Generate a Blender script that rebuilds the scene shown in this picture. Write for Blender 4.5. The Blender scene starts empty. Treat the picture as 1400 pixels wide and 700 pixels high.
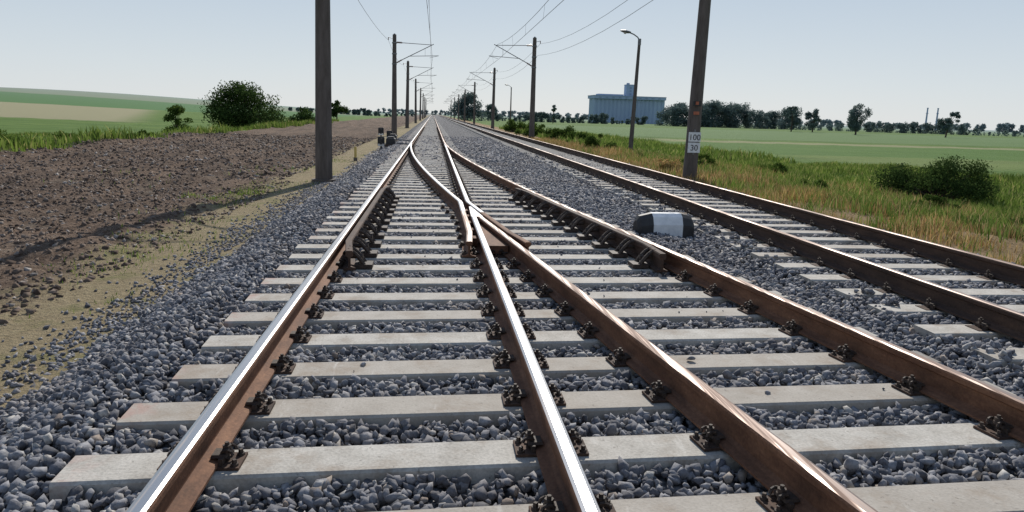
import bpy, math, random
import numpy as np
from mathutils import Vector, Quaternion
random.seed(3)
RS=np.random.RandomState(7)
scene=bpy.context.scene
rad=math.radians

# ------------------------------------------------------------------ node helpers
def newmat(name):
    m=bpy.data.materials.new(name); m.use_nodes=True
    nt=m.node_tree; nt.nodes.clear()
    out=nt.nodes.new('ShaderNodeOutputMaterial')
    return m,nt,out
class N:
    def __init__(s,nt): s.nt=nt
    def node(s,t,**kw):
        n=s.nt.nodes.new(t)
        for k,v in kw.items(): setattr(n,k,v)
        return n
    def link(s,a,b): s.nt.links.new(a,b)
    def setin(s,sock,v):
        if isinstance(v,bpy.types.NodeSocket): s.link(v,sock)
        else: sock.default_value=v
    def math(s,op,a,b=0.0,c=None,clamp=False):
        n=s.node('ShaderNodeMath',operation=op); n.use_clamp=clamp
        s.setin(n.inputs[0],a); s.setin(n.inputs[1],b)
        if c is not None: s.setin(n.inputs[2],c)
        return n.outputs[0]
    def ss(s,v,a,b):
        n=s.node('ShaderNodeMapRange',interpolation_type='SMOOTHSTEP')
        s.setin(n.inputs[0],v); n.inputs[1].default_value=a; n.inputs[2].default_value=b
        n.inputs[3].default_value=0; n.inputs[4].default_value=1
        return n.outputs[0]
    def noise(s,vec,scale,detail=4,rough=.55):
        n=s.node('ShaderNodeTexNoise'); n.inputs['Scale'].default_value=scale
        n.inputs['Detail'].default_value=detail; n.inputs['Roughness'].default_value=rough
        if vec is not None: s.link(vec,n.inputs['Vector'])
        return n.outputs[0]
    def ramp(s,f,stops):
        n=s.node('ShaderNodeValToRGB'); s.link(f,n.inputs[0])
        e=n.color_ramp.elements
        while len(e)<len(stops): e.new(.5)
        for el,(p,c) in zip(e,stops):
            el.position=p; el.color=(c[0],c[1],c[2],1)
        return n.outputs[0]
    def mix(s,f,a,b,mode='MIX'):
        n=s.node('ShaderNodeMix',data_type='RGBA',blend_type=mode)
        s.setin(n.inputs[0],f)
        for sk,v in ((n.inputs[6],a),(n.inputs[7],b)):
            if isinstance(v,bpy.types.NodeSocket): s.link(v,sk)
            else: sk.default_value=(v[0],v[1],v[2],1)
        return n.outputs[2]
    def pos(s): return s.node('ShaderNodeNewGeometry').outputs['Position']
    def island(s): return s.node('ShaderNodeNewGeometry').outputs['Random Per Island']
    def mapping(s,vec,sc):
        n=s.node('ShaderNodeMapping'); s.link(vec,n.inputs[0]); n.inputs['Scale'].default_value=sc
        return n.outputs[0]
    def bump(s,h,st,dist):
        n=s.node('ShaderNodeBump'); n.inputs['Strength'].default_value=st; n.inputs['Distance'].default_value=dist
        s.link(h,n.inputs['Height']); return n.outputs[0]
    def bsdf(s,out,col,rough=.8,metal=0,normal=None,spec=.5):
        b=s.node('ShaderNodeBsdfPrincipled')
        if isinstance(col,bpy.types.NodeSocket): s.link(col,b.inputs['Base Color'])
        else: b.inputs['Base Color'].default_value=(*col,1)
        s.setin(b.inputs['Roughness'],rough); s.setin(b.inputs['Metallic'],metal)
        b.inputs['Specular IOR Level'].default_value=spec
        if normal is not None: s.link(normal,b.inputs['Normal'])
        s.link(b.outputs[0],out.inputs[0]); return b

def simple(name,c1,c2,scale=5,rough=.8,metal=0,bump=.3,bd=.01,stretch=(1,1,1),spec=.4,detail=5):
    m,nt,out=newmat(name); n=N(nt)
    p=n.mapping(n.pos(),stretch)
    f=n.noise(p,scale,detail,.65)
    c=n.ramp(f,[(.3,c1),(.7,c2)])
    nb=n.bump(n.noise(p,scale*4,4),bump,bd)
    n.bsdf(out,c,rough,metal,nb,spec); return m

def islandmat(name,stops,rough=.85,bscale=60,bump=.4,spec=.3,big=None):
    m,nt,out=newmat(name); n=N(nt)
    c=n.ramp(n.island(),stops)
    f=n.noise(n.pos(),bscale,4,.6)
    c=n.mix(.55,c,n.ramp(f,[(.3,(.5,.5,.5)),(.7,(1.35,1.35,1.35))]),'MULTIPLY')
    if big:
        g=n.ss(n.noise(n.pos(),.5,3),.45,.65)
        g=n.math('MULTIPLY',g,.6)
        c=n.mix(g,c,n.mix(1.0,c,big,'MULTIPLY'))
    n.bsdf(out,c,rough,0,n.bump(f,bump,.01),spec); return m

def leafmat(name,stops,trans=.35):
    m,nt,out=newmat(name); n=N(nt)
    c=n.ramp(n.island(),stops)
    f=n.noise(n.pos(),.7,3)
    c=n.mix(.7,c,n.ramp(f,[(.35,(.55,.6,.6)),(.65,(1.25,1.2,1.0))]),'MULTIPLY')
    d=n.node('ShaderNodeBsdfDiffuse'); t=n.node('ShaderNodeBsdfTranslucent')
    n.link(c,d.inputs[0]); n.link(c,t.inputs[0])
    mx=n.node('ShaderNodeMixShader'); mx.inputs[0].default_value=trans
    n.link(d.outputs[0],mx.inputs[1]); n.link(t.outputs[0],mx.inputs[2]); n.link(mx.outputs[0],out.inputs[0])
    return m

# ------------------------------------------------------------------ materials
def rust_mat(name,a,b,c):
    m,nt,out=newmat(name); n=N(nt)
    p=n.mapping(n.pos(),(1,.25,1))
    f=n.noise(p,9,6,.7)
    col=n.ramp(f,[(.28,a),(.5,b),(.72,c)])
    g=n.noise(n.pos(),55,4,.7)
    col=n.mix(.5,col,n.ramp(g,[(.35,(.55,.5,.5)),(.65,(1.3,1.25,1.2))]),'MULTIPLY')
    nb=n.bump(n.noise(n.pos(),90,4),.35,.004)
    n.bsdf(out,col,.8,0.0,nb,.3); return m
M_rust=rust_mat('rail_rust',(.080,.040,.024),(.165,.080,.045),(.27,.14,.078))
M_rustd=rust_mat('rail_rust_dark',(.035,.023,.018),(.07,.042,.03),(.12,.07,.045))
def head_mat(name,steel,rough,dirt,lo,hi):
    m,nt,out=newmat(name); n=N(nt)
    p=n.mapping(n.pos(),(30,.5,1))
    f=n.noise(p,1.2,5,.6)
    g=n.ss(f,lo,hi)
    col=n.mix(g,steel,dirt)
    r=n.math('MULTIPLY_ADD',g,.3,rough)
    me=n.math('MULTIPLY_ADD',g,-.75,1.0)
    n.bsdf(out,col,r,me,n.bump(n.noise(p,3,4),.08,.002)); return m
M_head=head_mat('rail_head_polished',(.52,.51,.51),.30,(.22,.15,.11),.52,.72)
M_head2=head_mat('rail_head_worn',(.30,.25,.225),.42,(.17,.10,.07),.38,.62)
M_steel_dk=simple('fastener_steel',(.024,.018,.014),(.085,.056,.041),30,.7,.0,.5,.003)
m,nt,out=newmat('sleeper_concrete'); n=N(nt)
pp=n.pos(); f=n.noise(pp,5,6,.65); f2=n.noise(pp,70,3)
c=n.ramp(f,[(.25,(.33,.30,.26)),(.5,(.465,.435,.385)),(.75,(.57,.535,.48))])
c=n.mix(.4,c,n.ramp(f2,[(.35,(.55,.55,.55)),(.6,(1.1,1.1,1.1))]),'MULTIPLY')
isl=n.island()
c=n.mix(n.math('MULTIPLY',n.math('SUBTRACT',isl,.35,clamp=True),.85,clamp=True),c,(.33,.285,.235))
sx=n.node('ShaderNodeSeparateXYZ'); n.link(pp,sx.inputs[0])
ends=n.math('SUBTRACT',1.0,n.ss(n.math('ADD',sx.outputs[0],n.math('MULTIPLY',n.noise(pp,11,4),.3)),-1.12,-.98))
ends=n.math('MULTIPLY',ends,n.math('MULTIPLY',n.ss(isl,.2,.5),n.ss(n.noise(pp,9,5,.7),.38,.58)))
c=n.mix(n.math('MULTIPLY',ends,.6),c,(.40,.23,.19))
rw=n.math('MULTIPLY',n.ss(n.noise(pp,3.2,5,.7),.48,.68),.6)
c=n.mix(rw,c,(.28,.22,.165))
sp1=n.ss(n.noise(pp,26,3,.7),.62,.69)
c=n.mix(n.math('MULTIPLY',sp1,.55),c,(.15,.13,.11))
st=n.ss(n.noise(n.mapping(pp,(6,1,1)),2.0,4,.7),.60,.72)
c=n.mix(n.math('MULTIPLY',st,.35),c,(.66,.63,.58))
n.bsdf(out,c,.85,0,n.bump(f2,.4,.005),.25)
M_sleeper=m
M_stone=islandmat('ballast_stone',[(0,(.085,.085,.094)),(.3,(.15,.15,.165)),(.6,(.22,.22,.235)),(.87,(.30,.295,.305)),(.96,(.42,.40,.37)),(1,(.25,.20,.165))],.85,55,big=(.90,.82,.75))
M_clod=islandmat('dirt_clod',[(0,(.07,.047,.036)),(.5,(.135,.098,.075)),(.85,(.20,.155,.125)),(1,(.34,.31,.28))],.95,40)
m,nt,out=newmat('ballast_base'); n=N(nt)
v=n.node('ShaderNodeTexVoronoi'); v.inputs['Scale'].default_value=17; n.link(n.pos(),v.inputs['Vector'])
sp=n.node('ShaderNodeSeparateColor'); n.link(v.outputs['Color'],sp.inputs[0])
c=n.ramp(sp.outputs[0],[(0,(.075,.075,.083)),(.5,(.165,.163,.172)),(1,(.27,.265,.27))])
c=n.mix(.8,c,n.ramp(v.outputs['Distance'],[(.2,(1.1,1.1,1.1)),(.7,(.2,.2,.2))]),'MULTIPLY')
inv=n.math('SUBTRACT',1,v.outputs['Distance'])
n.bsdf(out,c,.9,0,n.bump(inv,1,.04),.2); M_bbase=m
M_mast=simple('mast_concrete',(.075,.06,.05),(.15,.125,.11),2.5,.85,0,.3,.01,(3,3,.6))
M_galv=simple('galvanised_steel',(.12,.12,.125),(.22,.22,.22),8,.5,.5,.1)
M_wire=simple('wire_copper',(.10,.10,.11),(.16,.15,.15),4,.5,.4,.05)
M_ins=simple('insulator_brown',(.10,.05,.03),(.14,.07,.05),8,.3,0,.05)
M_white=simple('white_paint',(.60,.61,.62),(.82,.82,.81),9,.6,0,.2,.004)
M_black=simple('black_paint',(.018,.018,.019),(.045,.043,.042),9,.6,0,.2,.004)
M_red=simple('red_mark',(.35,.10,.05),(.45,.15,.08),9,.6,0,.1)
M_yel=simple('yellow_paint',(.5,.36,.10),(.6,.45,.15),9,.6,0,.1)
M_lampglass=simple('lamp_glass',(.5,.5,.48),(.6,.6,.58),9,.2,0,.05)
M_bark=simple('bark',(.05,.038,.03),(.11,.085,.065),9,.9,0,.6,.02,(1,1,.3))
M_silo=simple('silo_wall_hazy',(.31,.40,.53),(.36,.45,.58),.12,.9,0,.05,.01,(1,1,.3),.1)  # aerial haze put into the wall colour as a pale blue
M_silo2=simple('silo_roof_hazy',(.27,.35,.48),(.31,.39,.52),.3,.9,0,.05,.01,(1,1,1),.1)  # roof and chimney colour, blued to carry distance haze
M_win=simple('silo_window_hazy',(.20,.27,.38),(.24,.31,.42),1,.6,0,.0)  # window tone has the same haze painted in
M_leaf=leafmat('foliage_dark',[(0,(.028,.05,.018)),(.6,(.055,.095,.028)),(1,(.095,.14,.045))])
M_leafg=leafmat('foliage_light',[(0,(.05,.085,.02)),(.6,(.085,.14,.03)),(1,(.14,.19,.05))])
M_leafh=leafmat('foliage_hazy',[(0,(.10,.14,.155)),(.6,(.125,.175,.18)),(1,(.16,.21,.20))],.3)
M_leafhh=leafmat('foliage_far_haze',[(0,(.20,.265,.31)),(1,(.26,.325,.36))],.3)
M_grass=leafmat('grass_green',[(0,(.075,.12,.025)),(.5,(.135,.205,.045)),(.85,(.20,.25,.07)),(1,(.36,.32,.15))],.5)
M_dry=leafmat('grass_dry',[(0,(.22,.135,.06)),(.4,(.38,.25,.12)),(.7,(.47,.34,.19)),(.85,(.22,.23,.07)),(1,(.12,.17,.035))],.45)

# ------------------------------------------------------------------ mesh builder
class MB:
    def __init__(s): s.v=[]; s.f=[]; s.m=[]; s.mats=[]; s.n=0
    def mi(s,mat):
        if mat not in s.mats: s.mats.append(mat)
        return s.mats.index(mat)
    def add(s,vs,fs,mat):
        k=s.mi(mat); o=s.n
        s.v.extend(vs); s.n+=len(vs)
        for f in fs: s.f.append([i+o for i in f]); s.m.append(k)
    def box(s,c,d,mat,rz=0,taper=1.0,ch=0):
        x,y,z=d[0]/2,d[1]/2,d[2]/2
        cr,sr=math.cos(rz),math.sin(rz)
        def T(a,b,e): return (c[0]+a*cr-b*sr,c[1]+a*sr+b*cr,c[2]+e)
        t=taper
        if ch<=0:
            vs=[T(-x,-y,-z),T(x,-y,-z),T(x,y,-z),T(-x,y,-z),T(-x*t,-y*t,z),T(x*t,-y*t,z),T(x*t,y*t,z),T(-x*t,y*t,z)]
            fs=[(3,2,1,0),(4,5,6,7),(0,1,5,4),(1,2,6,5),(2,3,7,6),(3,0,4,7)]
        else:
            vs=[T(-x,-y,-z),T(x,-y,-z),T(x,y,-z),T(-x,y,-z),T(-x,-y,z-ch),T(x,-y,z-ch),T(x,y,z-ch),T(-x,y,z-ch),
                T(-x+ch,-y+ch,z),T(x-ch,-y+ch,z),T(x-ch,y-ch,z),T(-x+ch,y-ch,z)]
            fs=[(3,2,1,0),(0,1,5,4),(1,2,6,5),(2,3,7,6),(3,0,4,7),(4,5,9,8),(5,6,10,9),(6,7,11,10),(7,4,8,11),(8,9,10,11)]
        s.add(vs,fs,mat)
    def tube(s,p,q,r1,r2,mat,n=8,rot=0):
        p=Vector(p);q=Vector(q);d=(q-p).normalized()
        a=d.orthogonal().normalized() if abs(d.z)<.99 else Vector((1,0,0))
        b=d.cross(a).normalized(); a=b.cross(d)
        vs=[];fs=[]
        for pt,r in((p,r1),(q,r2)):
            for i in range(n):
                t=2*math.pi*i/n+rot
                vs.append(tuple(pt+a*math.cos(t)*r+b*math.sin(t)*r))
        for i in range(n):
            j=(i+1)%n; fs.append((i,j,n+j,n+i))
        fs.append(tuple(range(n-1,-1,-1))); fs.append(tuple(range(n,2*n)))
        s.add(vs,fs,mat)
    def poly(s,pts,r,mat,n=6):
        for a,b in zip(pts[:-1],pts[1:]): s.tube(a,b,r,r,mat,n)
    def sweep(s,path,prof,mat,segm=None,zoff=0,cap=True):
        P=[Vector(p) for p in path]; k=len(prof); vs=[]
        for i,p in enumerate(P):
            t=(P[min(i+1,len(P)-1)]-P[max(i-1,0)]); t.z=0; t.normalize()
            l=Vector((t.y,-t.x,0))
            for (a,b) in prof: vs.append((p.x+l.x*a,p.y+l.y*a,p.z+b+zoff))
        o=s.n; s.v.extend(vs); s.n+=len(vs)
        for i in range(len(P)-1):
            for j in range(k):
                j2=(j+1)%k
                s.f.append([o+i*k+j,o+i*k+j2,o+(i+1)*k+j2,o+(i+1)*k+j])
                mm=segm.get(j,mat) if segm else mat
                s.m.append(s.mi(mm))
        if cap:
            s.f.append([o+j for j in range(k)]); s.m.append(s.mi(mat))
            s.f.append([o+(len(P)-1)*k+j for j in reversed(range(k))]); s.m.append(s.mi(mat))
    def build(s,name,origin=(0,0,0),parent=None,smooth=False):
        me=bpy.data.meshes.new(name)
        ox,oy,oz=origin
        me.from_pydata([(a-ox,b-oy,c-oz) for a,b,c in s.v],[],s.f)
        for m_ in s.mats: me.materials.append(m_)
        me.polygons.foreach_set('material_index',s.m)
        if smooth: me.polygons.foreach_set('use_smooth',[True]*len(s.f))
        me.update()
        ob=bpy.data.objects.new(name,me); ob.location=origin
        scene.collection.objects.link(ob)
        if parent: 
            ob.parent=parent
            ob.location=(origin[0]-parent.location[0],origin[1]-parent.location[1],origin[2]-parent.location[2])
        return ob
def empty(name,loc=(0,0,0)):
    e=bpy.data.objects.new(name,None); e.location=loc; scene.collection.objects.link(e); return e
def fastmesh(name,V,F,mat,origin=(0,0,0),parent=None,smooth=False):
    me=bpy.data.meshes.new(name); k=F.shape[1]
    me.vertices.add(len(V)); me.vertices.foreach_set('co',(V-np.array(origin)).astype(np.float32).ravel())
    me.loops.add(F.size); me.loops.foreach_set('vertex_index',F.astype(np.int32).ravel())
    me.polygons.add(len(F)); me.polygons.foreach_set('loop_start',np.arange(0,F.size,k,dtype=np.int32))
    me.polygons.foreach_set('loop_total',np.full(len(F),k,dtype=np.int32))
    if smooth: me.polygons.foreach_set('use_smooth',np.ones(len(F),dtype=bool))
    me.update(calc_edges=True); me.validate()
    me.materials.append(mat)
    ob=bpy.data.objects.new(name,me); ob.location=origin; scene.collection.objects.link(ob)
    if parent:
        ob.parent=parent; ob.location=tuple(Vector(origin)-parent.location)
    return ob

_perm=RS.rand(256,256)
def vnoise(x,y,s):
    x=np.asarray(x)*s; y=np.asarray(y)*s
    xi=np.floor(x).astype(int); yi=np.floor(y).astype(int); fx=x-xi; fy=y-yi
    fx=fx*fx*(3-2*fx); fy=fy*fy*(3-2*fy)
    g=lambda a,b:_perm[a&255,b&255]
    return (g(xi,yi)*(1-fx)+g(xi+1,yi)*fx)*(1-fy)+(g(xi,yi+1)*(1-fx)+g(xi+1,yi+1)*fx)*fy
def sst(v,a,b):
    t=np.clip((np.asarray(v,float)-a)/(b-a),0,1); return t*t*(3-2*t)

# ------------------------------------------------------------------ terrain
def terrain(x,y):
    x=np.asarray(x,float); y=np.asarray(y,float)
    z=np.full(np.broadcast(x,y).shape,-.40)
    z=z-.15*sst(x,-2.4,-1.4)*(1-sst(x,6.6,7.4))
    z=z-.5*sst(-x,14.5,19)
    z=z-.62*sst(x,9,17)
    md=sst(-x,3.2,4.5)*(1-sst(-x,15,17))
    z=z+md*((vnoise(x,y*.5,.7)-.5)*.20+(vnoise(x+31,y,2.3)-.5)*.13+(vnoise(x,y+9,5)-.5)*.07)
    z=z+(sst(-x,13.2,14.5)*(1-sst(-x,15.5,17)))*.25*vnoise(x,y,.4)
    z=z+(sst(x,8,10)+sst(-x,17,18))*(vnoise(x,y,.5)-.5)*.14
    r=np.sqrt(x*x+y*y)
    az=np.arctan2(-x,y)
    z=z+15.5*sst(r,90,900)*sst(az,.0,.55)*(1+.18*np.sin(az*5+1))
    z=z+2.0*sst(r,600,1500)
    return z
def steps(segs):
    out=[segs[0][0]]
    for a,b,n_ in segs: out+=list(np.linspace(a,b,n_+1)[1:])
    return np.array(out)
gx=steps([(-3000,-800,10),(-800,-200,20),(-200,-60,20),(-60,-18,28),(-18,-2,150),(-2,8,8),(8,24,50),(24,100,25),(100,400,20),(400,3000,14)])
gy=steps([(-60,0,6),(0,30,260),(30,60,90),(60,140,50),(140,400,40),(400,1000,24),(1000,4000,14)])
GX,GY=np.meshgrid(gx,gy); GZ=terrain(GX,GY)
V=np.stack([GX.ravel(),GY.ravel(),GZ.ravel()],1)
nx,ny=len(gx),len(gy)
idx=np.arange(nx*ny).reshape(ny,nx)
F=np.stack([idx[:-1,:-1].ravel(),idx[:-1,1:].ravel(),idx[1:,1:].ravel(),idx[1:,:-1].ravel()],1)
m,nt,out=newmat('ground_soil_fields_and_haze'); n=N(nt)
p=n.pos(); sp=n.node('ShaderNodeSeparateXYZ'); n.link(p,sp.inputs[0]); X=sp.outputs[0]; Y=sp.outputs[1]
w=n.math('MULTIPLY',n.math('SUBTRACT',n.noise(p,.8,4),.5),2.2)
Xw=n.math('ADD',X,w)
nf=n.noise(p,14,6,.7); nm=n.noise(p,1.6,5,.65)
nstr=n.noise(n.mapping(p,(1,.12,1)),1.3,5,.6)
dirt=n.ramp(nf,[(.32,(.068,.048,.037)),(.5,(.132,.096,.073)),(.68,(.225,.170,.132))])
dirt=n.mix(.85,dirt,n.ramp(nstr,[(.35,(.62,.60,.58)),(.65,(1.4,1.32,1.22))]),'MULTIPLY')
dirt=n.mix(n.math('MULTIPLY',n.ss(nm,.55,.68),.45),dirt,(.22,.18,.135))
sand=n.ramp(nf,[(.3,(.22,.17,.10)),(.7,(.37,.30,.185))])
sgm=n.math('MULTIPLY',n.ss(nm,.50,.64),.55)
sand=n.mix(sgm,sand,(.16,.165,.06))
gnoise=n.noise(n.mapping(p,(.25,1,1)),.35,6,.6)
grass=n.ramp(gnoise,[(.3,(.075,.13,.030)),(.5,(.105,.175,.040)),(.7,(.155,.22,.058))])
grass=n.mix(.5,grass,n.ramp(nf,[(.3,(.55,.55,.55)),(.7,(1.25,1.25,1.25))]),'MULTIPLY')
rows=n.node('ShaderNodeTexWave',wave_type='BANDS',bands_direction='X'); rows.inputs['Scale'].default_value=.42; rows.inputs['Distortion'].default_value=.8; rows.inputs['Detail'].default_value=2; rows.inputs['Detail Scale'].default_value=.4
n.link(n.mapping(p,(.8,.25,1)),rows.inputs['Vector'])
rowc=n.ramp(rows.outputs['Fac'],[(.2,(.66,.72,.70)),(.8,(1.15,1.12,1.05))])
dry=n.ramp(nf,[(.3,(.18,.12,.06)),(.7,(.34,.24,.13))])
c=n.mix(n.ss(Xw,-4.4,-3.6),dirt,sand)
c=n.mix(n.ss(Xw,-15.4,-14.6),grass,c)
rf=n.mix(n.math('MULTIPLY',n.ss(X,20,26),.8),grass,n.mix(1.0,grass,rowc,'MULTIPLY'))
right=n.mix(n.ss(Xw,10.3,12.5),dry,rf)
c=n.mix(n.ss(X,5,6),c,right)
def band(v,a,b,s):
    return n.math('MULTIPLY',n.ss(v,a,a+s),n.math('SUBTRACT',1,n.ss(v,b,b+s)))
left=n.math('SUBTRACT',1,n.ss(X,-34,-30))
Yt=n.math('ADD',n.math('ADD',Y,n.math('MULTIPLY',X,.45)),n.math('MULTIPLY',w,1.5))
Xe=n.math('ADD',X,n.math('MULTIPLY',Y,.33))
wheat=n.math('MULTIPLY',band(Yt,84,185,5),n.math('SUBTRACT',1,n.ss(Xe,-10,-2)))
c=n.mix(wheat,c,(.29,.27,.16))
c=n.mix(n.math('MULTIPLY',band(Yt,185,330,8),left),c,(.085,.17,.06))
c=n.mix(n.math('MULTIPLY',band(Yt,330,560,12),left),c,(.20,.23,.15))
c=n.mix(n.math('MULTIPLY',band(Yt,560,900,12),left),c,(.15,.22,.14))
rt=n.ss(X,26,32)
Yr=n.math('ADD',Y,n.math('MULTIPLY',w,2.0))
c=n.mix(n.math('MULTIPLY',n.math('MULTIPLY',band(Yr,88,97,3),rt),.7),c,(.29,.27,.15))
c=n.mix(n.math('MULTIPLY',n.math('MULTIPLY',band(Yr,56,88,4),rt),.6),c,(.09,.165,.042))
c=n.mix(n.math('MULTIPLY',n.math('MULTIPLY',band(Yr,42,56,5),rt),.5),c,(.20,.235,.085))
c=n.mix(n.math('MULTIPLY',n.math('MULTIPLY',band(Yr,104,230,10),rt),.7),c,(.13,.195,.085))
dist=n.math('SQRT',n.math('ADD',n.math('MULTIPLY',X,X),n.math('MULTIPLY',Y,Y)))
c=n.mix(n.math('MULTIPLY',n.ss(dist,150,1500),.88),c,(.29,.35,.35))  # aerial haze painted into the ground colour, growing with distance
h=n.math('ADD',nf,n.math('MULTIPLY',n.noise(p,45,4),.4))
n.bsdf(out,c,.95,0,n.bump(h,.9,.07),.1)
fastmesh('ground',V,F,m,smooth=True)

# ------------------------------------------------------------------ ballast bed
def bz(x,y):
    x=np.asarray(x,float)
    z=-.030-.40*sst(-x,1.45,2.62)-.38*sst(x,6.75,7.75)
    z=z-.04*sst(x,3.3,3.6)*(1-sst(x,3.8,4.0))
    return z+(vnoise(x,y,2.2)-.5)*.035+.02*sst(np.abs(x+1.6),.35,0)
bx=steps([(-2.75,8.0,60)]); by=steps([(-10,40,160),(40,120,60),(120,700,60)])
BX,BY=np.meshgrid(bx,by); BZ=bz(BX,BY)-.045
edge=(BX<-2.7)|(BX>7.95); BZ[edge]=-.75
idx=np.arange(BX.size).reshape(len(by),len(bx))
F=np.stack([idx[:-1,:-1].ravel(),idx[:-1,1:].ravel(),idx[1:,1:].ravel(),idx[1:,:-1].ravel()],1)
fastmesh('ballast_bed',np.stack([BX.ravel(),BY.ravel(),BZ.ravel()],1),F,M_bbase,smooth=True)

# ------------------------------------------------------------------ rails geometry
G=.7535; YT=36.5; AA=.00218; YF=10.2; SL=.1205
def xC(y):
    if y>=YT: return -G
    if y>=YF: return -G+AA*(YT-y)**2
    return G+SL*(YF-y)+.0
def xD(y): return xC(y)+2*G*math.sqrt(1+ (SL**2 if y<YF else 0))
S0=3.05-.58*3; SP=.58
def slope(y): return .040*min(max((37-y)/34,0),1)
E0,E1=5.25-G,5.25+G
def in_sleeper(x,y):
    s=.040*np.clip((37-y)/34,0,1)
    yy=y-s*x; k=np.round((yy-S0)/SP); d=np.abs(yy-(S0+k*SP))
    xc=np.where(y>=YT,-G,np.where(y>=YF,-G+AA*(YT-y)**2,G+SL*(YF-y)))
    a=(d<.145)&(x>-1.30)&(x<xc+2*G+.55)
    k2=np.round((y-3.2)/.6); d2=np.abs(y-(3.2+k2*.6))
    b=(d2<.145)&(x>3.99)&(x<6.5)
    return a|b
prof_r=[(-.075,0),(.075,0),(.075,.012),(.032,.022),(.010,.036),(.009,.118),(.034,.134),(.0365,.158),(.032,.168),(.018,.1725),
        (-.018,.1725),(-.032,.168),(-.0365,.158),(-.034,.134),(-.009,.118),(-.010,.036),(-.032,.022),(-.075,.012)]
topseg=[8,9,10]
RZ=.013
def path(fn,ys): return [(fn(y),y,RZ) for y in ys]
sw=empty('railway_switch')
def rail(name,pts,side,head,parent,zo=0):
    b=MB(); b.sweep(pts,prof_r,side,{j:head for j in topseg},zoff=zo); return b.build(name,parent=parent)
ysf=lambda a,b,st: list(np.arange(a,b,st))+[b]
rail('stock_rail_left',[(-G,-6,RZ),(-G,20,RZ),(-G,60,RZ),(-G,600,RZ)],M_rust,M_head,sw)
rail('rail_straight_inner',[(G,-6,RZ),(G,3,RZ),(G,9.5,RZ)],M_rust,M_head,sw)
rail('rail_diverging_inner',path(xC,[-6,3,9.5]),M_rust,M_head2,sw,.003)
rail('stock_rail_right',path(xD,ysf(-6,10,2)+ysf(10.5,36.5,1)+[60,600]),M_rust,M_head2,sw,.001)
rail('closure_rail_curved',[(xC(y),y,RZ) for y in ysf(11.3,33.5,.7)][::-1]+[(.637,11.1,RZ),(.636,10.1,RZ)],M_rust,M_head,sw,-.003)
rail('wing_rail_left',[(.636,10.095,RZ),(.636,9.2,RZ),(.636,8.3,RZ),(.60,7.6,RZ)],M_rust,M_head2,sw,-.003)
rail('closure_rail_straight',[(G,33.5,RZ),(G,20,RZ),(G,11.4,RZ)]+[(xC(y)+.117,y,RZ) for y in (11.15,10.6,10)],M_rust,M_head,sw,-.005)
rail('wing_rail_right',[(xC(y)+.117,y,RZ) for y in (9.995,9.2,8.3)]+[(xC(7.6)+.16,7.6,RZ)],M_rust,M_rust,sw,-.005)
b=MB()
zt=RZ+.1735
y0,y1=9.5,10.55
def nose(z,wd):
    return [(G-.036-wd,y0,z),(xC(y0)+.037+wd,y0,z),(G+.014+wd,y1,z),(G-.014-wd,y1,z)]
vs=nose(zt,0)+nose(.03,.03)
b.add(vs,[(0,1,2,3)],M_head); b.add(vs,[(4,5,1,0),(5,6,2,1),(6,7,3,2),(7,4,0,3)],M_rust)
for yy in (8.2,8.8,9.4,10.0,10.6):
    b.box((G-.058,yy,.085),(.05,.18,.09),M_rust); b.box((xC(yy)+.06 if yy<YF else G+.06,yy,.085),(.05,.18,.09),M_rust)
b.add([(G+.03,9.5,.12),(xC(9.5)-.03,9.5,.12),(xC(7.7)-.03,7.7,.12),(G+.03,7.7,.12),(G+.03,9.5,.03),(xC(9.5)-.03,9.5,.03),(xC(7.7)-.03,7.7,.03),(G+.03,7.7,.03)],
      [(0,1,2,3),(7,6,5,4),(3,2,6,7)],M_rust)
b.build('crossing_nose',parent=sw)
prof_c=[(-.06,0),(.06,0),(.06,.014),(.012,.03),(.012,.12),(.034,.135),(.035,.175),(.028,.187),(-.028,.187),(-.035,.175),(-.034,.135),(-.012,.12),(-.012,.03),(-.06,.014)]
for nm,f,sg in(('check_rail_left',lambda y:-G+.118,1),('check_rail_right',lambda y:xD(y)-.118,-1)):
    b=MB()
    ys=[6.9,7.5,8.5,10,11.5,12.7,13.3]; fl=[.07,.0,0,0,0,0,.07]
    b.sweep([(f(y)+sg*e,y,RZ) for y,e in zip(ys,fl)],prof_c,M_rustd)
    for k in range(0,80):
        y=S0+k*SP; x=f(y); y=y+slope(y)*x
        if 6.9<y<13.3:
            x=f(y)+sg*.10
            for dy in (-.07,.07):
                pts=[]
                for t in np.linspace(0,1,6):
                    pts.append((x-sg*.06+sg*.17*t,y+dy,.02+.165*math.cos(t*math.pi/2)))
                b.poly(pts,.022,M_steel_dk,6)
            b.tube((x-sg*.09,y,.11),(x+sg*.05,y,.11),.022,.022,M_steel_dk,6)
            b.tube((x+sg*.05,y,.11),(x+sg*.08,y,.11),.034,.034,M_steel_dk,6)
            b.box((x+sg*.09,y,.03),(.17,.2,.04),M_steel_dk)
    b.build(nm,parent=sw)

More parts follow.
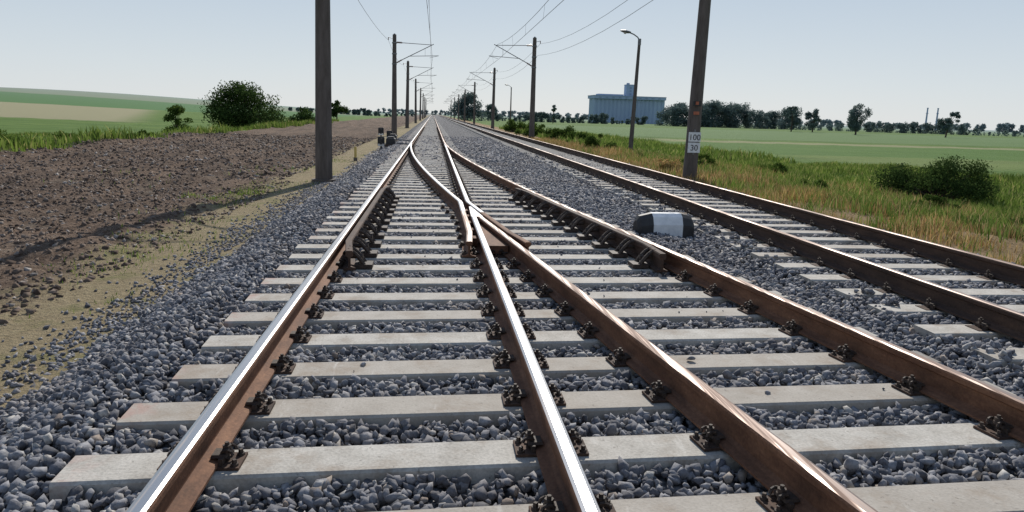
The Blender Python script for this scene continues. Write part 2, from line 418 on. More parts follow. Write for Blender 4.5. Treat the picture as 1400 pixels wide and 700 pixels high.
prof_s=[(-.145,-.2),(.145,-.2),(.130,-.012),(.118,0.0),(-.118,0.0),(-.130,-.012)]
b=MB(); sl_rows=[]
k=0
while True:
    y=S0+k*SP; k+=1
    if y>37.5: break
    s=slope(y); xl=-1.27+random.uniform(-.04,.04); xr=xD(y)+.52+random.uniform(-.04,.04)
    b.sweep([(xl,y+s*xl,0),(xr,y+s*xr,0)],prof_s,M_sleeper); sl_rows.append((y,s))
b.build('turnout_sleepers',parent=sw)
b=MB()
while y<330:
    b.sweep([(-1.3,y,0),(1.3,y,0)],prof_s,M_sleeper); sl_rows.append((y,0)); y+=.58
b.build('sleepers',parent=sw)
tr2=empty('railway_track')
rail('rail_near',[(E0,-6,RZ),(E0,40,RZ),(E0,600,RZ)],M_rustd,M_head2,tr2)
rail('rail_far',[(E1,-6,RZ),(E1,40,RZ),(E1,600,RZ)],M_rustd,M_head2,tr2)
b=MB(); s2=[]
for k in range(-6,520):
    y=3.2+.6*k; dy=random.uniform(-.02,.02); a=random.uniform(-.03,.03)
    b.sweep([(3.95+a,y+dy,-.004),(6.55+a,y-dy,-.004)],prof_s,M_sleeper); s2.append(y)
b.build('sleepers',parent=tr2)

def fast_template(detail):
    b=MB(); 
    b.box((0,0,.0065),(.33,.15,.013),M_rustd)
    for sg in(-1,1):
        b.box((sg*.086,0,.028),(.018,.115,.030),M_steel_dk)
        b.box((sg*.073,0,.046),(.068,.080,.012),M_steel_dk,taper=.85)
        b.tube((sg*.100,0,.01),(sg*.100,0,.096),.0095,.0095,M_steel_dk,6)
        b.tube((sg*.100,0,.065),(sg*.100,0,.083),.019,.019,M_steel_dk,6)
        if detail:
            for dy in(-.030,.030):
                pts=[]
                for t in np.linspace(0,math.pi*1.6,8):
                    pts.append((sg*(.106+.026*math.cos(t)),dy+.012*t/3,.038+.021*math.sin(t)+.010))
                b.poly(pts,.0075,M_steel_dk,5)
            for dy in(-.050,.050):
                b.tube((sg*.142,dy,.010),(sg*.142,dy,.023),.018,.016,M_steel_dk,8)
                b.tube((sg*.142,dy,.023),(sg*.142,dy,.040),.011,.010,M_steel_dk,4)
            b.tube((sg*.100,0,.052),(sg*.100,0,.065),.023,.021,M_steel_dk,8)
    return b
tA=fast_template(True); tB=fast_template(False)
def replicate(name,t,places,parent):
    b=MB(); TV=t.v
    f0=[f for f,mm in zip(t.f,t.m) if mm==0]; f1=[f for f,mm in zip(t.f,t.m) if mm==1]
    for (x,y,z,r) in places:
        r+=random.uniform(-.03,.03)
        c_,s_=math.cos(r),math.sin(r)
        vs=[(x+a*c_-q*s_,y+a*s_+q*c_,z+e) for a,q,e in TV]
        o=b.n; b.v.extend(vs); b.n+=len(vs)
        for fl,mt in((f0,t.mats[0]),(f1,t.mats[1])):
            k_=b.mi(mt)
            for f in fl: b.f.append([i+o for i in f]); b.m.append(k_)
    b.build(name,parent=parent)
near=[];far=[]
for (y,s) in sl_rows:
    if y>80: continue
    rails=[(-G,0,0),(xD(y),.001,0)]
    if y<34:
        if abs(xC(y)-G)>.30: rails+=[(G,.002,0),(xC(y),.0035,0)]
        elif y>11: rails+=[(G,.002,0)]
    for (x,z,r) in rails:
        yy=y+s*x
        (near if y<11 else far).append((x,yy,z,r+ (math.atan(SL)*1 if (x not in(-G,G) and y<10) else 0)))
replicate('rail_fasteners',tA,near,sw); replicate('rail_fasteners_distant',tB,far,sw)
b=MB()
for (y,s) in sl_rows:
    if 7.3<y<11.8:
        xa=min(G,xC(y))-.24; xb=max(G,xC(y))+.24
        b.box(((xa+xb)/2,y+s*(xa+xb)/2,.005),(xb-xa,.17,.016),M_rustd)
        for xx in(xa+.04,xb-.04):
            b.tube((xx,y+s*xx,.01),(xx,y+s*xx,.06),.022,.02,M_steel_dk,6)
            b.tube((xx-.0,y+s*xx-.05,.03),(xx,y+s*xx+.05,.03),.03,.03,M_steel_dk,6)
b.build('crossing_plates',parent=sw)
nr=[]
for y in s2:
    if 1<y<70:
        for x in(E0,E1): nr.append((x,y,-.012,0))
replicate('rail_fasteners',tB,nr,tr2)

# ------------------------------------------------------------------ stones
ico=[];ph=(1+5**.5)/2
for a,b_ in((-1,ph),(1,ph),(-1,-ph),(1,-ph)): ico.append((a,b_,0))
for a,b_ in((-1,ph),(1,ph),(-1,-ph),(1,-ph)): ico.append((0,a,b_))
for a,b_ in((ph,-1),(ph,1),(-ph,-1),(-ph,1)): ico.append((a,0,b_))
ico=np.array(ico)/math.sqrt(1+ph*ph)
icof=np.array([(0,11,5),(0,5,1),(0,1,7),(0,7,10),(0,10,11),(1,5,9),(5,11,4),(11,10,2),(10,7,6),(7,1,8),(3,9,4),(3,4,2),(3,2,6),(3,6,8),(3,8,9),(4,9,5),(2,4,11),(6,2,10),(8,6,7),(9,8,1)])
octv=np.array([(1,0,0),(-1,0,0),(0,1,0),(0,-1,0),(0,0,1),(0,0,-1)],float)
octf=np.array([(0,2,4),(2,1,4),(1,3,4),(3,0,4),(2,0,5),(1,2,5),(3,1,5),(0,3,5)])
def randrot(n_):
    q=RS.randn(n_,4); q/=np.linalg.norm(q,axis=1)[:,None]
    w_,x,y,z=q.T
    return np.stack([np.stack([1-2*(y*y+z*z),2*(x*y-z*w_),2*(x*z+y*w_)],1),np.stack([2*(x*y+z*w_),1-2*(x*x+z*z),2*(y*z-x*w_)],1),np.stack([2*(x*z-y*w_),2*(y*z+x*w_),1-2*(x*x+y*y)],1)],1)
def stones(name,P,R,mat,base=ico,bf=icof,parent=None,jit=.30,flat=(.55,1.0)):
    n_=len(P); k=len(base)
    v=base[None]*(1+RS.uniform(-jit,jit,(n_,k,1)))+RS.uniform(-.12,.12,(n_,k,3))
    for _ in range(4 if k==12 else 0):
        d=RS.randn(n_,3); d/=np.linalg.norm(d,axis=1)[:,None]; lim=RS.uniform(.30,.65,n_)
        pr=np.einsum('nkj,nj->nk',v,d); ex=np.clip(pr-lim[:,None],0,None)
        v=v-ex[:,:,None]*d[:,None,:]
    sc=np.stack([RS.uniform(1.0,1.5,n_),RS.uniform(.85,1.2,n_),RS.uniform(*flat,n_)],1)
    v=v*sc[:,None,:]*R[:,None,None]
    v=np.einsum('nij,nkj->nki',randrot(n_),v)+P[:,None,:]
    f=bf[None]+(np.arange(n_)*k)[:,None,None]
    return fastmesh(name,v.reshape(-1,3),f.reshape(-1,3),mat,parent=parent)
def scatter(x0,x1,y0,y1,dens):
    n_=int((x1-x0)*(y1-y0)*dens)
    return RS.uniform(x0,x1,n_),RS.uniform(y0,y1,n_)
bal=empty('ballast_stones')
def ballast(name,x0,x1,y0,y1,dens,r0,r1,base=ico,bf=icof):
    x,y=scatter(x0,x1,y0,y1,dens)
    ins=in_sleeper(x,y)
    bury=(x>3.9)&(x<4.2)&(vnoise(x,y,3.1)>.62)
    keep=(~ins)|bury
    x=x[keep];y=y[keep]
    z=bz(x,y)-.014+RS.uniform(-.02,.022,len(x))+np.where(in_sleeper(x,y),.05,0)
    R=RS.uniform(r0,r1,len(x))*RS.choice([.6,1,1,1.25],len(x))
    stones(name,np.stack([x,y,z],1),R,mat=M_stone,base=base,bf=bf,parent=bal)
ballast('stones_near',-2.7,4.0,1.7,7,1150,.019,.034)
ballast('stones_near_side',4.0,8.0,3.0,9,750,.021,.035)
ballast('stones_mid',-2.7,4.0,7,13,800,.021,.035)
ballast('stones_mid_side',4.0,8.0,9,15,450,.025,.038)
ballast('stones_far',-2.7,4.0,13,24,440,.026,.041,octv,octf)
ballast('stones_far_side',4.0,8.0,15,30,260,.03,.047,octv,octf)
ballast('stones_distant',-2.7,4.0,24,50,160,.04,.06,octv,octf)
P=[];
for _ in range(70):
    k_=random.randrange(2,30); y=S0+k_*SP; x=random.uniform(-1.15,xD(y)+.4); P.append((x,y+slope(y)*x+random.uniform(-.10,.10),.006))
RR=list(.006+.016*RS.rand(70)**2)
P.append((1.85,S0+5*SP+.07,.02)); P.append((1.95,S0+5*SP-.25,.03)); RR+=[.026,.03]
stones('stray_stones',np.array(P),np.array(RR),M_stone,parent=bal)
x=-2.5-np.abs(RS.randn(2600))*.25; y=RS.uniform(3,22,2600)
stones('toe_stones',np.stack([x,y,terrain(x,y)+.006],1),RS.uniform(.010,.028,2600),M_stone,base=octv,bf=octf,parent=bal)
x,y=scatter(-15,-3.4,4,20,190); kp=vnoise(x,y*.4,.8)+RS.rand(len(x))*.6>.55; x=x[kp];y=y[kp]
stones('dirt_clods',np.stack([x,y,terrain(x,y)-.002],1),.008+.045*RS.rand(len(x))**3,M_clod,base=octv,bf=octf)
x,y=scatter(-16,-3.8,20,55,40)
stones('dirt_clods_distant',np.stack([x,y,terrain(x,y)+.0],1),.02+.06*RS.rand(len(x))**2.5,M_clod,base=octv,bf=octf)

# ------------------------------------------------------------------ grass blades
def blades(name,x,y,h,w,mat,parent=None,lean=.6):
    n_=len(x); z=terrain(x,y)-.02
    a=RS.uniform(0,2*math.pi,n_); la=RS.uniform(0,2*math.pi,n_); ll=RS.uniform(0,lean,n_)*h
    dx=np.cos(a)*w/2; dy=np.sin(a)*w/2
    V=np.zeros((n_,5,3))
    V[:,0]=np.stack([x-dx,y-dy,z],1); V[:,1]=np.stack([x+dx,y+dy,z],1)
    mx=x+np.cos(la)*ll*.35; my=y+np.sin(la)*ll*.35
    V[:,2]=np.stack([mx+dx*.8,my+dy*.8,z+h*.6],1); V[:,3]=np.stack([mx-dx*.8,my-dy*.8,z+h*.6],1)
    V[:,4]=np.stack([x+np.cos(la)*ll,y+np.sin(la)*ll,z+h],1)
    o=(np.arange(n_)*5)[:,None]
    F=np.concatenate([o+np.array([[0,1,2]]),o+np.array([[0,2,3]]),o+np.array([[3,2,4]])])
    return fastmesh(name,V.reshape(-1,3),F,mat,parent=parent)
gr=empty('grass')
def patch(name,x0,x1,y0,y1,dens,h0,h1,w,mat,thr=None,sc=.6):
    x,y=scatter(x0,x1,y0,y1,dens)
    q=vnoise(x+50,y+20,sc)
    if thr is not None: k=q+RS.uniform(-.15,.15,len(x))>thr; x=x[k];y=y[k];q=q[k]
    h=(h0+(h1-h0)*RS.rand(len(x)))*(.4+1.2*q)
    blades(name,x,y,h,w,mat,gr)
patch('dry_verge',7.55,11.2,4,20,270,.08,.28,.016,M_dry,.3,.9)
patch('dry_verge_back',7.7,11.0,20,60,120,.10,.30,.03,M_dry,.3,.9)
patch('verge_tufts',7.9,11.5,5,40,80,.14,.38,.02,M_grass,.58,1.2)
patch('green_verge',10.6,20,8,22,260,.10,.34,.022,M_grass,.2)
patch('green_verge_mid',10.6,30,22,45,90,.12,.36,.04,M_grass)
patch('green_verge_back',10,24,45,110,26,.2,.5,.09,M_grass)
patch('dry_mix',10,16,6,45,40,.2,.42,.020,M_dry,.5)
patch('left_weeds',-30,-14.6,22,60,40,.06,.22,.05,M_grass)
patch('left_weed_edge',-17,-14.3,20,120,44,.12,.55,.07,M_grass,.5,.4)
patch('sand_tufts',-4.4,-2.7,4,34,130,.02,.07,.012,M_grass,.62,1.1)
patch('dirt_tufts',-9,-3.6,12,26,14,.04,.12,.02,M_grass,.72,.6)
patch('dirt_tuft_cluster',-5.0,-3.6,15.3,18.2,260,.03,.12,.016,M_grass,.35,1.3)

# ------------------------------------------------------------------ foliage
def leaves(C,R,n_,size,flat=.8):
    k=len(C); w_=R**2/np.sum(R**2); ci=RS.choice(k,n_,p=w_)
    d=RS.randn(n_,3); d/=np.linalg.norm(d,axis=1)[:,None]
    rr=RS.rand(n_)**.45*RS.choice([1,1,1,1.25],n_)
    P=C[ci]+d*(R[ci]*rr)[:,None]*np.array([1,1,flat])
    s=size*RS.uniform(.6,1.4,n_)
    u=RS.randn(n_,3); u/=np.linalg.norm(u,axis=1)[:,None]
    t=RS.randn(n_,3); v=np.cross(u,t); v/=np.linalg.norm(v,axis=1)[:,None]
    V=np.stack([P-u*s[:,None],P+v*(s*.5)[:,None],P+u*s[:,None],P-v*(s*.5)[:,None]],1)
    F=(np.arange(n_)*4)[:,None]+np.array([[0,1,2,3]])
    return V.reshape(-1,3),F
def tree(name,x,y,h,w,nl,leaf,mat,trunk=.25,nc=16,low=False,lean=0):
    z0=float(terrain(x,y)); o=(x,y,z0); e=empty(name,o)
    cb=z0+h*trunk; ch=h*(1-trunk)
    C=[];R=[]
    for i in range(nc):
        a=random.uniform(0,6.283); t=random.random()
        prof=math.sin(math.pi*min(max(.18+.72*t,0),1))**.7 if not low else math.cos(t*1.35)**.6
        r=w/2*prof*random.uniform(.25,.9)
        C.append((x+r*math.cos(a)+lean*t*h,y+r*math.sin(a),cb+ch*(.08+.84*t))); R.append(w*random.uniform(.10,.23)*(1.1-.35*t))
    C=np.array(C);R=np.array(R)
    C[:,2]=np.minimum(C[:,2],z0+h-R*.75); C[:,2]=np.maximum(C[:,2],z0+R*.5)
    V,F=leaves(C,R,nl,leaf)
    V[:,2]=np.maximum(V[:,2],z0-.05)
    fastmesh('crown',V,F,mat,origin=o,parent=e)
    b=MB(); tr=h*.028+.03
    top=(x+lean*h*.6,y,z0+h*.62)
    b.tube((x,y,z0-.2),(x+lean*h*.2,y,z0+h*max(trunk,.15)),tr,tr*.75,M_bark,8)
    b.tube((x+lean*h*.2,y,z0+h*max(trunk,.15)),top,tr*.75,tr*.3,M_bark,7)
    for i in range(min(nc,9)):
        c_=C[i]; hz=random.uniform(max(trunk,.12),.5)
        st=(x+lean*h*hz,y,z0+h*hz); md=((st[0]+c_[0])/2,(st[1]+c_[1])/2,(st[2]+c_[2])/2+.04*h)
        b.tube(st,md,tr*.4,tr*.25,M_bark,5); b.tube(md,tuple(c_),tr*.25,tr*.08,M_bark,5)
    b.build('trunk',origin=o,parent=e)
tree('broad_bushy_tree',-19.2,79,5.0,8.2,15000,.12,M_leaf,.0,44,low=True)
tree('small_tree',-18.9,58,2.7,2.3,2800,.08,M_leafg,.08,16,low=True)
tree('small_tree',-17.3,104,2.6,4.6,3000,.13,M_leaf,.0,14,low=True)
tree('small_tree',-15.6,126,4.0,3.4,3000,.14,M_leaf,.05,14,low=True)
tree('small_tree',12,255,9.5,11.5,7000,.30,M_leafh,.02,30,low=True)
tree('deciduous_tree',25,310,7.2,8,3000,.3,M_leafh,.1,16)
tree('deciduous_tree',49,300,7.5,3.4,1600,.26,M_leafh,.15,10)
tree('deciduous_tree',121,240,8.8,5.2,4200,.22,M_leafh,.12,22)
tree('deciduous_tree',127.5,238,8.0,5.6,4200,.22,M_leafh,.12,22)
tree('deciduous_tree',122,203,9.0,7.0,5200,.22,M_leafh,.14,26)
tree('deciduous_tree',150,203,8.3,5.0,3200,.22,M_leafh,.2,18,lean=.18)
def bush(name,x,y,h,w,nl,leaf,mat,nc=14,d=None):
    z0=float(terrain(x,y)); C=[];R=[]
    d=d or w*.7
    for i in range(nc):
        a=random.uniform(0,6.283); r=math.sqrt(random.random())
        cx=x+w*.42*r*math.cos(a); cy=y+d*.38*r*math.sin(a); rr=h*random.uniform(.14,.33)
        C.append((cx,cy,z0+max(rr*.5,(h-rr*.9)*(1-.6*r*r)*random.uniform(.4,1.05)))); R.append(rr)
    V,F=leaves(np.array(C),np.array(R),nl,leaf); V[:,2]=np.maximum(V[:,2],z0-.05)
    e=empty(name,(x,y,z0))
    fastmesh('leaves',V,F,mat,origin=(x,y,z0),parent=e)
    b=MB()
    for c_ in C: b.tube((x+random.uniform(-.2,.2)*w*.3,y,z0-.05),c_,.02*h+.005,.006,M_bark,5)
    b.build('stems',origin=(x,y,z0),parent=e)
bush('dark_bush',17.6,23.6,1.85,4.6,20000,.036,M_leaf,50)
bush('shrub',-18.3,34,1.7,2.2,3500,.05,M_leafg)
bush('shrub',-17.2,38,1.1,1.9,2500,.05,M_leafg)
bush('shrub',-16.6,45,.8,3.0,2500,.06,M_leafg)
bush('shrub',-17,52,.9,3.0,2500,.06,M_leafg)
bush('shrub',11.3,60,1.5,4.2,4500,.08,M_leafg,16)
bush('shrub',10.6,72,1.7,5,4000,.09,M_leafg,16)
bush('shrub',9.9,88,1.8,4,3000,.10,M_leafg,14)
bush('shrub',8.9,26.5,.8,1.2,1600,.035,M_dry,10)
bush('shrub',10.2,44,1.1,2.2,2500,.06,M_leafg,12)
bush('shrub',16.5,34,.9,1.8,1800,.05,M_leafg,12)
bush('shrub',13.2,14.5,.5,1.1,1500,.03,M_leafg,10)
bush('shrub',14.5,19.5,.55,1.6,1800,.035,M_leafg,12)
bush('shrub',12.2,22,.6,1.4,1800,.035,M_leafg,12)
bush('shrub',11.8,31,.8,2.0,2000,.045,M_leafg,12)
def treeline(name,pts,h0,h1,nl,leaf,mat,step,dep=8,ns=.03):
    C=[];R=[]
    for (xa,ya),(xb,yb) in zip(pts[:-1],pts[1:]):
        L=math.hypot(xb-xa,yb-ya); k_=max(int(L/step),1)
        for i in range(k_):
            t=(i+random.random())/k_; x=xa+(xb-xa)*t; y=ya+(yb-ya)*t+random.uniform(-dep,dep)
            z0=float(terrain(x,y)); h=(h0+(h1-h0)*float(vnoise(x+9,0,ns)))*random.uniform(.8,1.1)
            zz=z0
            while zz<z0+h:
                r=h*random.uniform(.16,.30); C.append((x+random.uniform(-.3,.3)*h,y,min(zz+r*.5,z0+h-r))); R.append(r); zz+=r*.9
    V,F=leaves(np.array(C),np.array(R),nl,leaf); fastmesh(name,V,F,mat)
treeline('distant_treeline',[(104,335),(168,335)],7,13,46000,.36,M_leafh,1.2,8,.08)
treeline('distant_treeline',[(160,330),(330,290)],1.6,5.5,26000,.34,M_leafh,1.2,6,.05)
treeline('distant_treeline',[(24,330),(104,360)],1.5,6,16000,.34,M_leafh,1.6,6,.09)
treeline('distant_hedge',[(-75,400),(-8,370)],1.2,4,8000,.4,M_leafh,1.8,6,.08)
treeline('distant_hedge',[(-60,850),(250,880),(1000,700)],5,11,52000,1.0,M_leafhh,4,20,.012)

# ------------------------------------------------------------------ masts
def mast(x,y,side,sign=False,top=7.65,lean=0):
    z0=float(terrain(x,y)); e=empty('catenary_mast',(x,y,z0)); b=MB()
    b.tube((x,y,z0-.6),(x+lean,y,top),.235,.15,M_mast,12)
    b.tube((x,y,z0-.5),(x,y,z0+.06),.34,.32,M_mast,12)
    b.tube((x+lean,y,top),(x+lean,y,top+.08),.10,.05,M_galv,8)
    for zz in(5.35,6.15,7.0): b.tube((x+lean*zz/top,y,zz-.05),(x+lean*zz/top,y,zz+.05),.20,.20,M_galv,12)
    xt=0 if side>0 else 5.25
    xe=xt+side*.15
    xs=x+side*.18+lean*.8
    b.tube((xs,y,7.05),(xs+side*.45,y,7.03),.05,.05,M_ins,8)
    b.tube((xs+side*.45,y,7.03),(xe,y,6.95),.025,.022,M_galv,6)
    b.tube((xs,y,5.45),(xs+side*.4,y,5.45+.23),.05,.05,M_ins,8)
    b.tube((xs+side*.4,y,5.68),(xe+side*.1,y,7.02),.032,.028,M_galv,6)
    b.tube((xs+side*.95,y,6.0),(xe+side*.5,y,6.12),.022,.022,M_galv,6)
    b.tube((xe+side*.5,y,6.12),(xt-side*.1,y,5.92),.014,.012,M_galv,5)
    b.tube((xe-side*.6,y,6.08),(xe-side*.6,y,6.6),.008,.008,M_galv,4)
    for k_ in range(4): b.tube((xs+side*(.06+.1*k_),y,7.05-.004*k_),(xs+side*(.09+.1*k_),y,7.05),.085,.085,M_ins,8)
    b.tube((x+lean,y,7.3),(x-side*.45,y,7.42),.02,.02,M_galv,5)
    b.tube((x-side*.45,y,7.42),(x-side*.45,y,7.2),.035,.03,M_ins,6)
    b.build('pole_and_cantilever',origin=(x,y,z0),parent=e)
    if sign:
        s_=MB()
        s_.box((x,y-.235,1.00),(.40,.02,.30),M_white); s_.box((x,y-.235,.66),(.40,.02,.32),M_white)
        s_.box((x,y-.222,.84),(.05,.02,.8),M_galv)
        s_.box((x,y-.225,2.05),(.26,.03,.16),M_black,0); s_.box((x,y-.245,2.06),(.10,.012,.10),M_red)
        s_.box((x,y-.225,1.75),(.18,.03,.10),M_red)
        s_.build('kilometre_sign',origin=(x,y,z0),parent=e)
        for txt,zz in(('100',.90),('30',.57)):
            cu=bpy.data.curves.new('digits','FONT'); cu.body=txt; cu.size=.26; cu.align_x='CENTER'; cu.materials.append(M_black)
            cu.extrude=.001
            ob=bpy.data.objects.new('digits',cu); scene.collection.objects.link(ob); ob.parent=e
            ob.location=(0,-.250,zz-z0); ob.rotation_euler=(rad(90),0,0)
LY=[-25,20.3,62,93,140,190,240,290,340]
RY=[-17,23.2,60,100,145,190,235,280,330]
for y in LY: mast(-2.95 if y!=20.3 else -2.72,y,1,top=9.3 if y==20.3 else 7.65,lean=.12 if y==20.3 else random.uniform(-.03,.12))
for y in RY: mast(8.25 if y!=23.2 else 8.55,y,-1,sign=(y==23.2),top=9.3 if y==23.2 else 7.65,lean=.15 if y==23.2 else random.uniform(-.03,.1))
def wires(name,segs):
    b=MB()
    for pts,r in segs:
        b.poly(pts,r,M_wire,4)
    b.build(name)
def span(ys,x,z,sag,zig=0):
    pts=[]
    for i,(a,c_) in enumerate(zip(ys[:-1],ys[1:])):
        for t in np.linspace(0,1,9)[:-1]:
            zg=zig*((1-2*t) if i%2==0 else (2*t-1))
            pts.append((x+zg,a+(c_-a)*t,z-sag*4*t*(1-t)))
    pts.append((x,ys[-1],z)); return pts
def droppers(ys,x,zig):
    out=[]
    for i,(a,c_) in enumerate(zip(ys[:-1],ys[1:])):
        for t in(.12,.31,.5,.69,.88):
            zg=zig*((1-2*t) if i%2==0 else (2*t-1))
            out.append(([(x,a+(c_-a)*t,7.0-.55*4*t*(1-t)),(x+zg,a+(c_-a)*t,5.9)],.005))
    return out
wires('overhead_wires',[(span(LY,0,7.0,.55),.011),(span(LY,0,5.9,.0,.15),.011),(span(LY,-3.4,7.2,.5),.010)]+droppers(LY,0,.15)
    +[(span(RY,5.25,7.0,.55),.011),(span(RY,5.25,5.9,.0,.15),.011),(span(RY,8.7,7.2,.7),.010),(span(RY,8.55,6.3,.6),.010)]+droppers(RY,5.25,.15))

# ------------------------------------------------------------------ street lamps
def lamp(x,y,h,lean=0.0):
    z0=float(terrain(x,y)); e=empty('street_lamp',(x,y,z0)); b=MB()
    tx=x+lean*h
    b.tube((x,y,z0-.3),(tx,y,z0+h),.15,.085,M_mast,10)
    b.tube((x,y,z0-.2),(x,y,z0+.15),.22,.2,M_mast,10)
    b.tube((tx,y,z0+h-.35),(tx,y,z0+h+.02),.1,.1,M_galv,8)
    pts=[(tx,y,z0+h-.1),(tx-.12,y,z0+h+.10),(tx-.38,y,z0+h+.26),(tx-.62,y,z0+h+.34)]
    b.poly(pts,.035,M_galv,6)
    prof=[(-.55,.05,.04),(-.68,.11,.08),(-.88,.15,.10),(-1.08,.12,.07),(-1.2,.04,.03)]
    zc=z0+h+.36; vs=[];fs=[]
    for i,(px,wy,hz) in enumerate(prof):
        for j in range(8):
            t=2*math.pi*j/8; vs.append((tx+px,y+wy*math.cos(t),zc+hz*math.sin(t)+(.55+px)*-.12))
    for i in range(len(prof)-1):
        for j in range(8):
            j2=(j+1)%8; fs.append((i*8+j,i*8+j2,(i+1)*8+j2,(i+1)*8+j))
    fs.append(tuple(range(8))); fs.append(tuple(range(39,31,-1)))
    b.add(vs,fs,M_galv)
    b.tube((tx-.9,y,zc-.10),(tx-.9,y,zc-.02),.06,.11,M_lampglass,8)
    b.build('pole_and_lantern',origin=(x,y,z0),parent=e)
lamp(12.2,44,6.8,.025)
lamp(14.2,134,7.3,.0)

# ------------------------------------------------------------------ fouling point marker
b=MB(); cx,cy=3.40,9.75; z0=-.09
def arch(w_,h_):
    return [(-w_/2,0),(w_/2,0),(w_/2,h_*.55),(w_*.36,h_*.86),(w_*.16,h_),(-w_*.16,h_),(-w_*.36,h_*.86),(-w_/2,h_*.55)]
secs=[(-.41,.20,.22),(-.37,.27,.29),(-.20,.31,.33),(.22,.31,.33),(.37,.27,.29),(.41,.20,.22)]
rot=.06
vs=[]
for (px,w_,h_) in secs:
    for (a,hh) in arch(w_,h_): vs.append((cx+px*math.cos(rot)-a*math.sin(rot),cy+px*math.sin(rot)+a*math.cos(rot),z0+hh))
for i,mt in enumerate([M_black,M_black,M_white,M_black,M_black]):
    fs=[]
    for j in range(8):
        j2=(j+1)%8; fs.append((j,j2,8+j2,8+j))
    b.add(vs[i*8:(i+2)*8],fs,mt)
b.add(vs[:8],[tuple(range(7,-1,-1))],M_black); b.add(vs[-8:],[tuple(range(8))],M_black)
b.build('fouling_point_marker',origin=(cx,cy,z0))

def pm(x,y):
    b=MB(); z=-.1
    b.box((x,y,z+.06),(.5,1.1,.12),M_steel_dk); b.box((x,y,z+.26),(.42,.85,.28),M_black,ch=.05)
    b.box((x,y,z+.43),(.3,.5,.06),M_black,ch=.02)
    b.tube((x+.2,y-.1,z+.15),(-.75,y-.1,z+.12),.025,.025,M_galv,6)
    b.tube((x+.2,y+.15,z+.15),(-.75,y+.15,z+.12),.02,.02,M_galv,6)
    b.build('point_machine',origin=(x,y,z))
pm(-1.75,35.5); pm(-1.9,40)
def dwarf(x,y,h):
    b=MB(); z=float(terrain(x,y))
    b.tube((x,y,z-.1),(x,y,z+h),.05,.05,M_black,8)
    b.box((x,y,z+h+.2),(.34,.14,.46),M_black,ch=.04)
    b.box((x,y-.09,z+h+.02),(.3,.02,.12),M_white)
    for dz in(.12,.3): b.tube((x,y-.07,z+h+dz),(x,y-.2,z+h+dz),.07,.075,M_black,8)
    b.build('dwarf_signal',origin=(x,y,z))
dwarf(-2.35,37.5,.25); dwarf(-2.3,44,.4); dwarf(-3.0,47,.5)
b=MB(); b.box((-2.75,29,-.15),(.09,.09,.6),M_yel,ch=.02); b.box((-2.75,29,-.33),(.14,.14,.12),M_mast); b.build('marker_post',origin=(-2.75,29,-.4))

# ------------------------------------------------------------------ grain silo building
e=empty('grain_silo',(120,455,-1)); b=MB()
x0,x1,yy=99,145,455
zb=-1.5
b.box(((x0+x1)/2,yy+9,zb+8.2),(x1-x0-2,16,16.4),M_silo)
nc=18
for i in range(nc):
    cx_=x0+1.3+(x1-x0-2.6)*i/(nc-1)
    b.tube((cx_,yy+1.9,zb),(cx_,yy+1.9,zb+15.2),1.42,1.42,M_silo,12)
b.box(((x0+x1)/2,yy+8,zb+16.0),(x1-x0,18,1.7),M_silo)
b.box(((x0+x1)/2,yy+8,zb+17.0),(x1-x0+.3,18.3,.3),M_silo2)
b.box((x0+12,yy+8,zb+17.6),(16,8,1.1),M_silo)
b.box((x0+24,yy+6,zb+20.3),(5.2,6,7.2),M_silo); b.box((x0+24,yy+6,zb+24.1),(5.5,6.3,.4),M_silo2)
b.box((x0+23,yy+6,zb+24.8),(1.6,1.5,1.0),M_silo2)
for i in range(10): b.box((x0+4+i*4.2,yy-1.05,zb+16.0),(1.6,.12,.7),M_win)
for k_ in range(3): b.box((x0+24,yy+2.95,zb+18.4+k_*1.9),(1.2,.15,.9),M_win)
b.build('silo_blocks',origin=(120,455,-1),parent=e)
for xx in(395,404):
    b=MB(); b.tube((xx,560,0),(xx,560,17),.8,.5,M_silo2,8); b.tube((xx,560,17),(xx,560,17.6),.7,.7,M_silo2,8); b.tube((xx,560,13),(xx,560,13.4),1.0,1.0,M_silo2,8)
    b.build('chimney',origin=(xx,560,0))

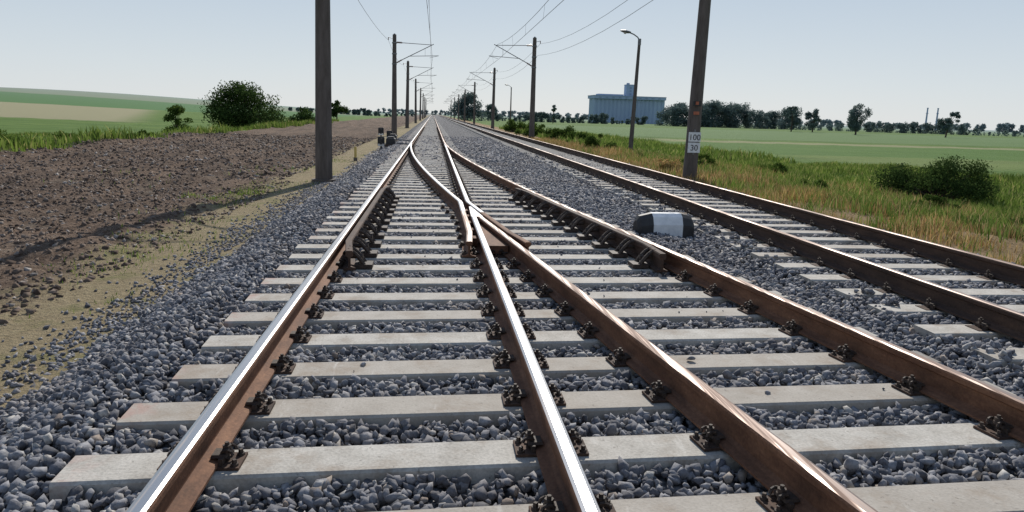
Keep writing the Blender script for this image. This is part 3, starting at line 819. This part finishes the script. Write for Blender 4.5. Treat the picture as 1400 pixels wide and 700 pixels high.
# ------------------------------------------------------------------ world & sun
sd=Vector((.20,.97,0)).normalized(); el=rad(37)
sdir=Vector((sd.x*math.cos(el),sd.y*math.cos(el),math.sin(el)))
w=bpy.data.worlds.new('World'); scene.world=w; w.use_nodes=True
nt=w.node_tree; nt.nodes.clear(); n=N(nt)
o=nt.nodes.new('ShaderNodeOutputWorld'); bg=nt.nodes.new('ShaderNodeBackground'); sk=nt.nodes.new('ShaderNodeTexSky')
sk.sky_type='NISHITA'; sk.sun_disc=False; sk.sun_elevation=el; sk.sun_rotation=math.atan2(sd.x,sd.y)
sk.air_density=1.0; sk.dust_density=.6; sk.ozone_density=2.0
tc=n.node('ShaderNodeTexCoord'); sz=n.node('ShaderNodeSeparateXYZ'); n.link(tc.outputs['Generated'],sz.inputs[0])
hz=n.ramp(n.math('MULTIPLY',sz.outputs[2],1.0,clamp=True),[(0,(.71,.75,.775)),(.05,(.65,.71,.76)),(.16,(.51,.60,.70)),(.45,(.28,.38,.54)),(1,(.14,.22,.39))])
hv=n.node('ShaderNodeVectorMath',operation='SCALE'); n.link(hz,hv.inputs[0]); hv.inputs['Scale'].default_value=1/.09
col=n.mix(.9,sk.outputs[0],hv.outputs[0])
bg.inputs[1].default_value=.09
n.link(col,bg.inputs[0]); n.link(bg.outputs[0],o.inputs[0])
L=bpy.data.lights.new('sun','SUN'); L.energy=4.6; L.angle=rad(.5); L.color=(1,.95,.87)
lo=bpy.data.objects.new('sun',L); scene.collection.objects.link(lo); lo.rotation_euler=(-sdir).to_track_quat('-Z','Y').to_euler()
scene.view_settings.view_transform='Standard'; scene.view_settings.look='None'; scene.view_settings.exposure=0

# ------------------------------------------------------------------ camera
cam=bpy.data.cameras.new('camera'); co=bpy.data.objects.new('camera',cam); scene.collection.objects.link(co)
cam.sensor_width=36; cam.lens=36*1000/1400; cam.clip_start=.05; cam.clip_end=8000
psi=rad(6.40); pit=rad(10.85); roll=.030
fw=Vector((math.sin(psi)*math.cos(pit),math.cos(psi)*math.cos(pit),-math.sin(pit)))
q=fw.to_track_quat('-Z','Y')
q=Quaternion(fw,-roll) @ q
co.rotation_mode='QUATERNION'; co.rotation_quaternion=q
co.location=(.205,0,1.495)
scene.camera=co
